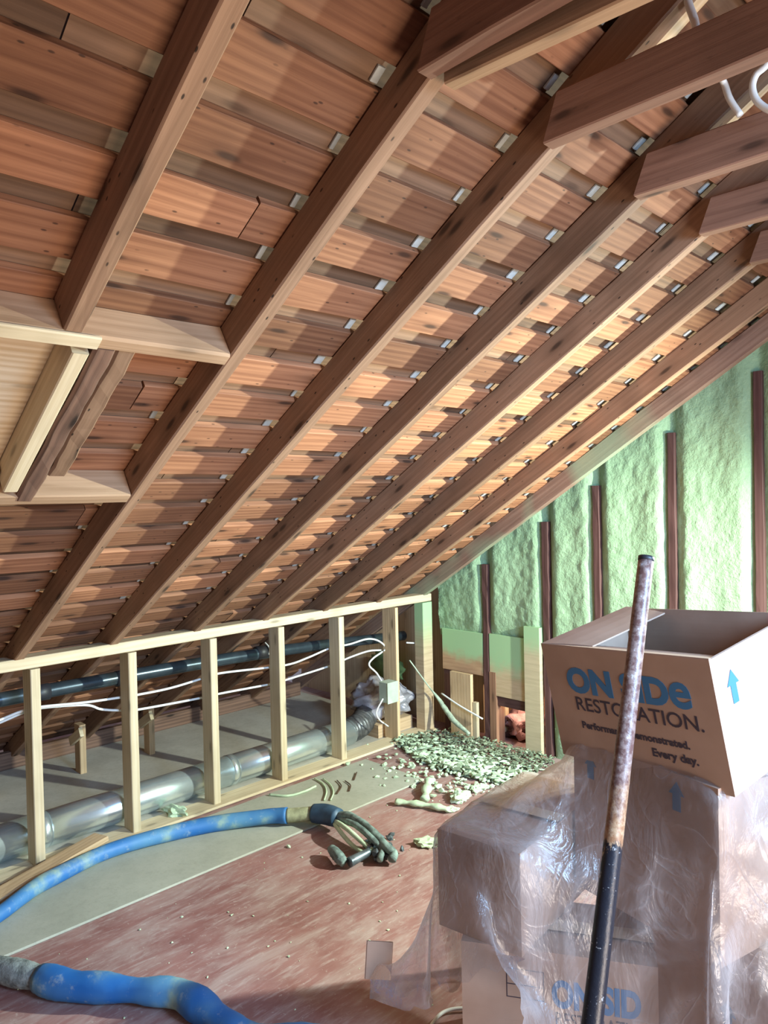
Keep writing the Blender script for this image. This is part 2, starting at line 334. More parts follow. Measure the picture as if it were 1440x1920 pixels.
# tie beams
TIES = [(.555, 'tie beam at the top of the frame over the opening'), (.95, 'tie beam at top centre with a doubled underside, first seen from the left'), (1.335, 'long dark tie beam with white cable hanging behind, second from the left'),
        (1.735, 'dark tie beam under the one with the hanging cable, third from the left'), (2.125, 'short-looking tie beam with pale lit underside, fourth from the left'), (2.52, 'last tie beam peeking in at the right edge of the frame'), (2.92, 'tie beam hidden beyond the right edge')]
for y, lab in TIES:
    bm = bmesh.new(); add_lumber(bm, (-.855, y+.02, 2.228), (1.56, y+.02, 2.228), (0, 0, 1), .04, .094, ch=.003, seg=16, jit=.001)
    for v in bm.verts:                      # top-left corner clipped to the roof slope
        if v.co.x < -.75 and v.co.z > 2.23: v.co.x += .0 if v.co.x > -.85 else .035
    o = link('tie_beam', bm, M_TIE, None, (-.855, y+.02, 2.18)); tag(o, lab, 'beam', 'horizontal tie beams')
lab2 = {.99: 'thin doubling board running under the rafter line beside the top centre tie beam', 1.415: 'pale sister board fixed to the rafter above the long dark tie beam', 1.815: 'pale sister board on the next rafter, behind the white cable loop', 2.205: 'pale sister board high on the fourth rafter before the green wall'}
o = lumber('doubling_board', (-.835, 1.015, 2.205), (1.3, 1.06, 2.115), (0, 0, 1), .034, .07, M_HDR, seg=6, jit=.001); tag(o, 'pale doubling board along the right side of the top centre tie beam', 'board')
for y in (1.415, 1.815, 2.205):
    o = lumber('sister_board', rp(2.78, y+.022, RD/2+.004), rp(RIDGE-.1, y+.022, RD/2+.004), RUP, .038, RD-.012, M_PLYN, seg=3); tag(o, lab2[y], 'board', 'sister boards above the tie beams')
# ------------------------------------------------------------------ framed opening: headers, trimmers, plywood
hd = lumber('roof_header', rp(1.812, -.13, RD/2), rp(1.812, .988, RD/2), RUP, .04, RD+.004, M_HDR, seg=8, jit=.001, ch=.006); tag(hd, 'upper header board crossing between rafters at left, under the cut rafter', 'header', 'headers of the framed roof opening')
hd2 = lumber('header_edge_strip', rp(1.818, -.13, -.006), rp(1.818, .672, -.006), RUP, .036, .010, M_NEW); tag(hd2, 'pale new strip along the lower edge of the upper header', 'board')
hl = lumber('roof_header', rp(1.188, -.13, RD/2), rp(1.188, .988, RD/2), RUP, .04, RD+.002, M_HDR, seg=8, jit=.001, ch=.004); tag(hl, 'lower header board below the framed opening, left edge of the frame', 'header', 'headers of the framed roof opening')
o = lumber('opening_trimmer', rp(1.235, .652, RD/2-.002), rp(1.775, .650, RD/2-.002), RUP, .036, .09, M_NEW, seg=3); tag(o, 'new yellow pine trimmer between the two headers', 'trimmer')
o = lumber('split_rafter_piece', rp(1.190, .698, RD/2-.004), rp(1.795, .698, RD/2-.004), RUP, .048, .088, M_DARKW, seg=12, jit=.002, ch=.007); tag(o, 'weathered dark knotty rafter piece beside the new trimmer', 'rafter piece')
o = lumber('split_rafter_piece', rp(1.300, .750, RD/2+.000), rp(1.795, .748, RD/2+.000), RUP, .048, .080, M_RAFT, seg=12, jit=.002, ch=.006); tag(o, 'lighter brown rafter piece right of the dark knotty one, with a ragged lower end', 'rafter piece')
o = lumber('plywood_patch', rp(1.5, -.2, RD-.009), rp(1.5, .632, RD-.009), RUP, .58, .012, M_PLYN); tag(o, 'pale new plywood patch filling the framed roof opening', 'plywood')
o = lumber('opening_blocking', rp(1.235, -.13, .06), rp(1.235, .63, .06), RUP, .05, .03, M_NEW); tag(o, 'pale blocking along the bottom of the plywood patch, left edge', 'blocking')
# ------------------------------------------------------------------ knee wall
sl = [(1.048, 'first upright at the left, beside the loose plank'), (1.456, 'second upright from the left'), (1.862, 'third upright from the left, touching the blue hose'), (2.262, 'fourth upright from the left'), (2.672, 'fifth upright from the left'), (.64, 'out of view left of the first upright'), (.24, 'out of view, nearest the camera')]
SD = .089
for y, lab in sl:
    o = lumber('wall_stud', (XW-SD/2, y+.019, .016), (XW-SD/2, y+.019, .806), (1, 0, 0), .038, SD, M_NEW, seg=5, jit=.0006); tag(o, 'pale pine stud of the low wall, '+lab, 'stud', 'pale studs of the low wall')
o = lumber('wall_stud', (XW-.055, 3.127, .016), (XW-.055, 3.127, .806), (1, 0, 0), .024, .115, wood('tan_stud_wood', (.46, .31, .17), (.62, .44, .25)), seg=4); tag(o, 'tan stud of the low wall holding the junction box', 'stud', 'pale studs of the low wall')
o = lumber('wall_stud', (XW-.04, 3.405, .016), (XW-.04, 3.405, .806), (0, 1, 0), .075, .085, mat_overspray('stud_green_top', (.44, .31, .18), (.56, .41, .25), .45, .75), seg=4); tag(o, 'end stud of the low wall in the corner, green overspray at its top', 'stud', 'pale studs of the low wall')
o = lumber('top_plate', (XW-SD/2, -.9, .831), (XW-SD/2, 3.44, .836), (0, 0, 1), SD, .046, M_NEW, seg=10, jit=.0012, ch=.003); tag(o, 'pale pine top plate running along the low stud wall', 'plate')
o = lumber('bottom_plate', (XW-SD/2+.012, -.9, .0095), (XW-SD/2+.012, 3.44, .0095), (0, 0, 1), SD+.03, .013, M_NEW, seg=6, jit=.001, ch=.002); tag(o, 'flat pale bottom plate on the floor under the low stud wall', 'plate')
o = lumber('loose_plank', px(-60, 1712, 2, .03), px(190, 1569, 2, .05), (0, 0, 1), .085, .022, M_PLY, seg=6, jit=.002, ch=.003); tag(o, 'loose tan plank on the floor against the first pale stud', 'plank')
# pipes and ducts
duct = empty('round_duct', (-3.25, 1.8, .006))
def cyl(name, y0, y1, r, mat, parent, x=-3.25, z=None, slope=0., n=28):
    z = z if z is not None else .083
    return tube(name, [(x, y0, z), (x, (y0+y1)/2, z+slope*(y1-y0)/2), (x, y1, z+slope*(y1-y0))], r, mat, parent, n=n, smoothpts=1)
ys = [-.9, .15, 1.12, 2.05, 2.86]
for a, b in zip(ys[:-1], ys[1:]): cyl('duct_section', a, b+.03, .074, M_GALV, duct)
for b in ys[1:-1]: cyl('joint_band', b, b+.035, .0765, M_GALV, duct)
tube('flexible_section', [(-3.25, 2.87, .085), (-3.27, 3.0, .10), (-3.34, 3.12, .13), (-3.42, 3.22, .17)], lambda t: .072+.004*math.sin(t*110), plain('dull_flexible_duct', (.16, .16, .16), .4, .6, 20, .4, .5), duct, n=24, smoothpts=20)
tag(duct, 'shiny round metal duct lying on the floor behind the pale studs', 'duct')
bm = bmesh.new(); add_blob(bm, (-3.30, 3.22, .20), (.13, .17, .12), 4, .35, 2.2, 3); o = link('wrapped_duct_bundle', bm, M_WRAP, None, (-3.30, 3.22, .09), True); tag(o, 'crinkled silvery plastic wrapped duct end in the far corner', 'duct wrap')
o = box('duct_support_block', (-3.36, 3.08, .006), (-3.2, 3.38, .085), M_PLY); tag(o, 'tan wood block under the wrapped duct end in the far corner', 'block')
pipe = empty('steel_pipe', (-3.30, 1.8, .60))
tube('pipe_run', [(-3.30, -.9, .655), (-3.30, 1.2, .655), (-3.30, 2.4, .632), (-3.30, 3.42, .570)], .031, M_BPIPE, pipe, n=16, smoothpts=4)
for y in (1.13, 1.50, 2.28): tube('pipe_coupling', [(-3.30, y, .6545-.01*(y-1)), (-3.30, y+.07, .6540-.01*(y-1))], .036, M_BLK, pipe, n=16, smoothpts=2)
for y in (1.12, 2.34): tube('pipe_hanger', [(-3.30, y, .690), (-3.262, y, .665), (-3.27, y, .63), (-3.30, y, .618)], .004, M_WHITE, pipe, n=6)
tag(pipe, 'dark steel pipe running under the rafters behind the low wall', 'pipe')
X_ = -3.172
def P(l, x=X_): return [px(u, v, 0, x) for u, v in l]
c1 = P([(-40, 1368), (0, 1350), (45, 1332), (80, 1325), (160, 1317), (230, 1307), (262, 1302), (320, 1290), (380, 1272), (415, 1262), (500, 1252), (545, 1245), (580, 1232), (620, 1215), (655, 1208), (690, 1198), (712, 1203)])
c1b = P([(712, 1203), (722, 1217), (700, 1234), (692, 1247), (706, 1262), (716, 1278)], -3.168)
c2 = P([(-40, 1372), (0, 1355), (45, 1336), (80, 1327), (160, 1322), (190, 1330), (230, 1332), (262, 1330), (380, 1308), (415, 1300), (510, 1282), (545, 1272), (620, 1248), (655, 1233), (690, 1221), (714, 1219)], -3.19)
bm = bmesh.new(); add_tube(bm, c1+c1b[1:], .0055, n=8, smoothpts=6); o = link('electric_cable', bm, M_WHITE, None, tuple(c1[0]), True); tag(o, 'upper white electrical cable behind the studs, curling down into the junction box', 'cable', 'white cables of the low wall')
bm = bmesh.new(); add_tube(bm, c2, .0055, n=8, smoothpts=6); o = link('electric_cable', bm, M_WHITE, None, tuple(c2[0]), True); tag(o, 'lower white electrical cable behind the studs, dipping between the uprights', 'cable', 'white cables of the low wall')
o = tube('electric_cable', P([(762, 1205), (785, 1207), (800, 1215), (803, 1232), (797, 1255)], -3.16), .005, M_WHITE, n=8); tag(o, 'short white cable bending down the end stud in the corner', 'cable', 'white cables of the low wall')
o = tube('electric_cable', P([(718, 1310), (706, 1335), (712, 1350), (728, 1362)], -3.05), .0045, M_WHITE, n=8); tag(o, 'short white cable hanging out of the bottom of the junction box', 'cable', 'white cables of the low wall')
o = tube('foam_covered_cable', [px(768, 1238, 0, -3.04), px(800, 1282, 0, -3.0), px(822, 1310, 1, 3.40), px(850, 1350, 1, 3.36), px(880, 1376, 1, 3.34)], lambda t: .004+.012*max(0, math.sin((t-.35)*4.2)) if t > .35 else .004, plain('green_crusted_cable', (.40, .47, .34), .8, 0, 30, .3, .4), n=10, jit=.12); tag(o, 'diagonal cable crusted with green foam, dropping to the floor in the corner', 'cable')
o = tube('thin_cable', [px(828, 1300, 1, 3.42), px(860, 1322, 1, 3.40), px(905, 1348, 1, 3.40)], .005, M_WHITE, n=8); tag(o, 'thin pale cable crossing the tan board low on the far wall', 'cable')
jb = empty('junction_box', (-3.075, 3.03, .26))
box('box_body', (-3.135, 3.03, .255), (-3.062, 3.113, .372), M_JB, jb); box('box_cover', (-3.062, 3.026, .252), (-3.057, 3.117, .375), M_JB, jb)
tag(jb, 'pale green painted junction box on the tan stud', 'electrical box')
# eave blocks behind the knee wall
for i, (y, lab) in enumerate([(1.18, 'left, beyond the first stud'), (1.62, 'beyond the second stud'), (2.02, 'beyond the third stud')]):
    e = empty('eave_strut', (-4.0, y, .006))
    lumber('strut_post', (-4.02, y, .006), (-4.02, y, .27), (1, 0, 0), .035, .07, M_PLY, e); lumber('strut_cleat', (-4.07, y-.03, .17), (-3.93, y-.03, .25), (0, 0, 1), .02, .05, M_NEW, e)
    tag(e, 'short tan strut under the rafter tail, '+lab, 'strut', 'short struts at the eave')
o = box('eave_blocking', (-4.40, -.9, .006), (-4.36, 3.4, .10), M_DARKW); tag(o, 'dark blocking board along the eave at floor level', 'board')
# ------------------------------------------------------------------ gable wall with green foam
def rz(x, y=YG): return Z0+(x-XW)*tt
gs = [(-2.71, -2.67), (-2.29, -2.25), (-1.975, -1.937), (-1.573, -1.536), (-1.176, -1.138), (-.776, -.738), (-.376, -.338), (.03, .07)]
def foam_wall():
    bm = bmesh.new(); nx, nz = 230, 150; x0, x1 = -3.06, .45; grid = []
    for i in range(nx+1):
        x = x0+(x1-x0)*i/nx; zb = .60+.06*noise.noise(Vector((x*3, 0, 5)))+(.0 if x < -2.4 else -.02); zt = rz(x)+.085
        if x > -2.24: zb = .0
        col = []
        # distance to nearest stud
        ds = min(max(a-x, x-b, 0) for a, b in gs)
        for j in range(nz+1):
            z = zb+(zt-zb)*j/nz
            bulge = .030*min(1, ds/.05)-.012*min(1, max(0, (ds-.05)/.12))
            n = noise.fractal(Vector((x*5, z*2.2, 0)), 1, 2, 4)*.008+noise.fractal(Vector((x*38, z*14, 3)), 1, 2, 4)*.006
            edge = min(1, (z-zb)/.12); 
            y = YG+.012-(bulge+n*min(1, ds/.03))*edge + (0 if ds > 0 else .010)
            col.append(bm.verts.new((x, y, z)))
        grid.append(col)
    for i in range(nx):
        for j in range(nz): bm.faces.new((grid[i][j], grid[i+1][j], grid[i+1][j+1], grid[i][j+1]))
    return bm
gb = bmesh.new()
slab(gb, (-4.6, 3.60, -.04), (-2.80, 3.62, 2.6)); slab(gb, (-2.25, 3.60, -.04), (4.2, 3.62, 3.4)); slab(gb, (-2.80, 3.60, .30), (-2.25, 3.62, 2.6))
gw = link('wall_gable', gb, M_PLY, None, (0, 3.6, 0)); struct(gw, 'end wall of the attic behind the green foam')
fo = link('foam_insulation', foam_wall(), M_FOAM, gw, (-1.3, YG, .5), True)
slab_w = bmesh.new()
for i, (a, b) in enumerate(gs):
    low = -2.71 if i == 0 else 0
    bm = bmesh.new(); add_lumber(bm, ((a+b)/2, YG+.030, 0.0), ((a+b)/2, YG+.030, min(rz((a+b)/2)-.03, 9)), (0, 1, 0), b-a, .085, ch=.003, seg=14, jit=.0022)
    o = link('gable_stud', bm, M_STUD, None, ((a+b)/2, YG, 0))
    lab = ['nearest the low stud wall', 'second from the low wall', 'third from the low wall', 'behind the open box, right of the pole', 'tallest one, at the right edge', 'next right of the tallest', 'second one right of the tallest', 'furthest right of all'][i]
    tag(o, 'dark stud in the green foam wall, '+lab, 'stud', 'dark studs in the green foam wall')
lt = [('plywood_sheet', (-3.03, 3.49, .385), (-2.715, 3.502, .64), mat_overspray('ply_spray_a', (.42, .24, .13), (.55, .34, .19), .03, .15), 'plywood panel with green overspray, low in the corner left of the first dark stud', 'plywood'),
 ('plywood_sheet', (-2.665, 3.488, .285), (-2.405, 3.50, .645), mat_overspray('ply_spray_b', (.50, .34, .19), (.62, .45, .27), .09, .24), 'plywood panel with green overspray above the opening, right of the first dark stud', 'plywood'),
 ('cut_plank', (-2.915, 3.42, 0), (-2.755, 3.445, .398), M_PLY, 'short upright tan plank with ragged top in the far corner', 'plank'),
 ('cut_plank', (-2.752, 3.43, 0), (-2.722, 3.455, .235), M_NEW, 'narrow pale upright strip beside the tan plank', 'plank'),
 ('red_stud', (-2.668, 3.485, 0), (-2.62, 3.57, .42), wood('reddish_stud', (.30, .14, .08), (.44, .24, .14)), 'reddish brown short stud right of the first dark stud', 'stud'),
 ('lintel_board', (-2.62, 3.50, .225), (-2.40, 3.55, .31), M_STUD, 'dark lintel above the low opening in the end wall', 'lintel'),
 ('pale_stud', (-2.405, 3.465, 0), (-2.30, 3.50, .72), mat_overspray('pale_stud_spray', (.50, .40, .24), (.60, .49, .30), .52, .68), 'wide pale stud right of the low opening, green at its top', 'stud'),
 ('red_stud', (-3.03, 3.50, 0), (-2.955, 3.56, .385), M_STUD, 'dark stud in the shadowed corner left of the tan plank', 'stud')]
for nm, lo, hi, mt, lab, cat in lt: tag(box(nm, lo, hi, mt), lab, cat)
# low opening contents
o = box('outer_sheathing', (-3.0, 3.98, -.3), (-1.9, 4.0, .5), wood('orange_sheathing', (.55, .26, .13), (.72, .40, .24))); tag(o, 'orange boards seen through the low opening in the end wall', 'sheathing')
o = box('opening_sill', (-2.95, 3.62, -.03), (-2.25, 3.98, -.005), M_DECK); tag(o, 'ledge inside the low opening', 'ledge')
bm = bmesh.new(); add_blob(bm, (-2.60, 3.74, .07), (.15, .10, .075), 3, .6, 2.5, 5); o = link('insulation_batt', bm, M_PINK, None, (-2.60, 3.74, .02), True); tag(o, 'pink fibreglass insulation in the low opening of the end wall', 'insulation')
o = lumber('nailer_strip', (-2.72, 3.64, -.01), (-2.42, 3.66, .10), (0, 0, 1), .03, .03, M_STUD); tag(o, 'dark slanting strip in front of the pink insulation', 'strip')
o = lumber('inner_post', (-2.69, 3.66, -.04), (-2.69, 3.66, .28), (0, 1, 0), .04, .04, M_NEW); tag(o, 'pale post inside the low opening', 'post')
point('opening_glow', (-2.50, 3.66, .30), 3.2, (1, .8, .6), .03)
# green foam patch behind the wall in the corner
bm = bmesh.new(); add_blob(bm, (-3.55, 3.50, .33), (.24, .04, .08), 3, .3, 2, 8); o = link('foam_patch', bm, plain('moss_foam', (.22, .32, .10), .8, 0, 10, .3, .4), None, (-3.55, 3.42, .24), True); tag(o, 'mossy green foam patch behind the junction box stud', 'foam')
# ------------------------------------------------------------------ ceiling cables at top right
for pts, lab in (([(1284, -20), (1292, 10), (1302, 38), (1310, 70), (1330, 110), (1355, 150), (1368, 185), (1388, 216)], 'white cable hanging behind the long dark tie beam at top right'),
                 ([(1470, 60), (1440, 118), (1418, 140), (1411, 165), (1420, 190), (1445, 207), (1480, 212)], 'white cable loop at the right edge between two tie beams')):
    o = tube('hanging_cable', [px(u, v, 1, 1.70 if u > 1340 else 1.39+.31*max(0, (u-1310)/30)) for u, v in pts], .0075, M_WHITE, n=8); tag(o, lab, 'cable', 'white cables among the tie beams')
# ------------------------------------------------------------------ cardboard boxes
def Rm(a, b, c): return Matrix.Rotation(a, 4, 'Z') @ Matrix.Rotation(b, 4, 'X') @ Matrix.Rotation(c, 4, 'Y')
BOXES = {'L': ((-.70, 2.00, 0.0), -.238, 0, 0, .43, .40, .402), 'U': ((-.796, 1.881, .405), -.238, 0, 0, .429, .40, .393),
         'T': ((-.810, 1.868, .802), -.173, .170, -.083, .490, .370, .305), 'O': ((-1.0325, 1.615, 0), .524, 0, 0, .46, .24, .348),
         'M': ((-1.17, 1.66, .352), .13, 0, 0, .235, .47, .245), 'R': ((-.18, 2.30, 0), -.1, 0, 0, .5, .45, .78)}
def text(parent, s, size, loc, mat, bold=0., sx=1., rot=None, name='printed_text'):
    cu = bpy.data.curves.new('t', 'FONT'); cu.body = s; cu.size = size; cu.offset = bold; cu.extrude = .0003; cu.resolution_u = 4
    t = bpy.data.objects.new('t', cu); COL.objects.link(t); dg = bpy.context.evaluated_depsgraph_get(); me = bpy.data.meshes.new_from_object(t.evaluated_get(dg)); bpy.data.objects.remove(t)
    me.materials.clear(); me.materials.append(mat); o = bpy.data.objects.new(name, me); COL.objects.link(o); o.parent = parent
    o.matrix_local = Matrix.Translation(loc) @ (rot or Matrix.Rotation(math.pi/2, 4, 'X')) @ Matrix.Diagonal((sx, 1, 1, 1)); return o
def ray_at(u, v, D): return EYE+(fw+r2*((u-720)/FPX)+d2*((v-960)/FPX))*D
ROTX = Matrix.Rotation(math.pi/2, 4, 'X'); ROTR = Matrix.Rotation(math.pi/2, 4, 'Z') @ ROTX
def arrow(parent, c, face='front', h=.055):
    bm = bmesh.new(); w = h*.62; a = h/2
    pts = [(-.011, -a), (.011, -a), (.011, .004), (w/2, .004), (0, a), (-w/2, .004), (-.011, .004)]
    f = bm.faces.new([bm.verts.new((x, y, 0)) for x, y in pts]); r = bmesh.ops.extrude_face_region(bm, geom=[f]); bmesh.ops.translate(bm, verts=[v for v in r['geom'] if isinstance(v, bmesh.types.BMVert)], vec=(0, 0, .0004))
    me = bpy.data.meshes.new('arrow'); bm.to_mesh(me); bm.free(); me.materials.append(M_BLUE); o = bpy.data.objects.new('printed_arrow', me); COL.objects.link(o); o.parent = parent
    o.matrix_local = Matrix.Translation(c) @ (ROTX if face == 'front' else ROTR); return o
def carton(key, open_top=False, name='cardboard_box'):
    (c, yaw, tx, ty, w, d, h) = BOXES[key]; root = empty(name, c); root.matrix_world = Matrix.Translation(c) @ Rm(yaw, tx, ty); t = .004
    bm = bmesh.new()
    def bx(lo, hi):
        r = bmesh.ops.create_cube(bm, size=1.); lo, hi = Vector(lo), Vector(hi)
        for v in r['verts']: v.co = Vector([(lo[i]+hi[i])/2+v.co[i]*(hi[i]-lo[i]) for i in range(3)])
    bx((-w/2, -d/2, 0), (w/2, -d/2+t, h)); bx((-w/2, d/2-t, 0), (w/2, d/2, h)); bx((-w/2, -d/2+t, 0), (-w/2+t, d/2-t, h)); bx((w/2-t, -d/2+t, 0), (w/2, d/2-t, h)); bx((-w/2+t, -d/2+t, 0), (w/2-t, d/2-t, t))
    def child(nm, bm, mat=M_CARD):
        me = bpy.data.meshes.new(nm); bm.to_mesh(me); bm.free(); me.materials.append(mat); o = bpy.data.objects.new(nm, me); COL.objects.link(o); o.parent = root; return o
    child('box_body', bm)
    def flap(p, q, out, L, t=.004, taper=.0):
        bm = bmesh.new(); p, q, out = Vector(p), Vector(q), Vector(out).normalized(); n = (q-p).cross(out).normalized()*t; e = (q-p).normalized()
        vs = []
        for k in range(5):
            s = k/4; curl = n*(-2.2*s*s)
            vs.append([bm.verts.new(x) for x in (p+e*taper*s+out*L*s+curl, q-e*taper*s+out*L*s+curl, q-e*taper*s+out*L*s+curl+n, p+e*taper*s+out*L*s+curl+n)])
        for a, b in zip(vs[:-1], vs[1:]):
            for k in range(4): bm.faces.new((a[k], a[(k+1) % 4], b[(k+1) % 4], b[k]))
        bm.faces.new(vs[0]); bm.faces.new(vs[-1]); bmesh.ops.recalc_face_normals(bm, faces=bm.faces); child('top_flap', bm)
    A, B, C_, D_ = (-w/2, -d/2, h), (w/2, -d/2, h), (w/2, d/2, h), (-w/2, d/2, h)
    if open_top:
        flap(A, B, (0, .95, -.22), .13, taper=.02); flap(D_, A, (.9, 0, .02), .15, taper=.03); flap(C_, D_, (0, -.25, -.95), .15, taper=.01); flap(B, C_, (-.35, 0, -.9), .15, taper=.01)
    else:
        flap(A, B, (0, 1, .0), d/2-.002); flap(C_, D_, (0, -1, .0), d/2-.002)
        bm = bmesh.new(); r = bmesh.ops.create_cube(bm, size=1.)
        for v in r['verts']: v.co = Vector((v.co.x*w, v.co.y*.05, h+.0055+v.co.z*.0006))
        child('packing_tape', bm, plain('tan_tape_'+key, (.52, .40, .28), .3))
    return root
bT = carton('T', True); tag(bT, 'open empty cardboard box with printed blue and black lettering, on top of the pile', 'box', 'cardboard boxes of the pile')
w, d, h = BOXES['T'][4:]
text(bT, 'ON SID', .087, (-.175, -d/2-.0006, .188), M_BLUE, .0042, 1.04); text(bT, 'e', .122, (.127, -d/2-.0006, .188), M_BLUE, .0028, 1.0); text(bT, 'RESTORATION.', .050, (-.163, -d/2-.0006, .138), M_INK, .0004, 1.06)
text(bT, 'Performance demonstrated.', .025, (-.155, -d/2-.0006, .090), M_INK, .0008, 1.10); text(bT, 'Every day.', .027, (.050, -d/2-.0006, .055), M_INK, .0009, 1.10)
arrow(bT, (w/2+.0006, -.115, .225), 'right', .075)
bU = carton('U'); tag(bU, 'cardboard box with two blue arrows under clear plastic, directly below the open box', 'box', 'cardboard boxes of the pile')
w, d, h = BOXES['U'][4:]; arrow(bU, (-.155, -d/2-.0008, .335), 'front', .062); arrow(bU, (.108, -d/2-.0008, .345), 'front', .068)
bL = carton('L'); tag(bL, 'cardboard box on the floor at the bottom of the stack, wrapped in clear plastic', 'box', 'cardboard boxes of the pile')
w, d, h = BOXES['L'][4:]; arrow(bL, (.07, -d/2-.0008, .20), 'front', .072)
bO = carton('O'); tag(bO, 'low cardboard box at bottom centre, its lettering half cut by the black pole', 'box', 'cardboard boxes of the pile')
w, d, h = BOXES['O'][4:]; text(bO, 'ON SID', .087, (-.012, -d/2-.0006, .225), M_BLUE, .0042, .70); text(bO, 'RESTORATION.', .046, (-.006, -d/2-.0006, .179), M_INK, 0, .72)
bm = bmesh.new()
for a, b, c, e in ((-.12, .30, -.03, .302), (-.12, .23, -.03, .232), (-.12, .23, -.118, .302), (-.032, .23, -.03, .302), (-.12, .262, -.03, .264)):
    bmesh.ops.create_cube(bm, size=1., matrix=Matrix.Translation(((a+c)/2, -d/2-.0004, (b+e)/2)) @ Matrix.Diagonal((abs(c-a), .0006, abs(e-b), 1)))
me = bpy.data.meshes.new('printed_table'); bm.to_mesh(me); bm.free(); me.materials.append(M_INK); o = bpy.data.objects.new('printed_table', me); COL.objects.link(o); o.parent = bO
fl = lumber('open_flap', ray_at(712, 1765, 1.93), ray_at(708, 1836, 1.93), fw, .07, .004, M_CARD); 
fl.parent = bO; fl.matrix_parent_inverse = bO.matrix_world.inverted()
bM_ = carton('M'); tag(bM_, 'cardboard box under crumpled clear plastic, left of the tall stack', 'box', 'cardboard boxes of the pile')
bR = carton('R'); tag(bR, 'cardboard box under plastic at the right edge behind the stack', 'box', 'cardboard boxes of the pile')
bpy.context.view_layer.update()
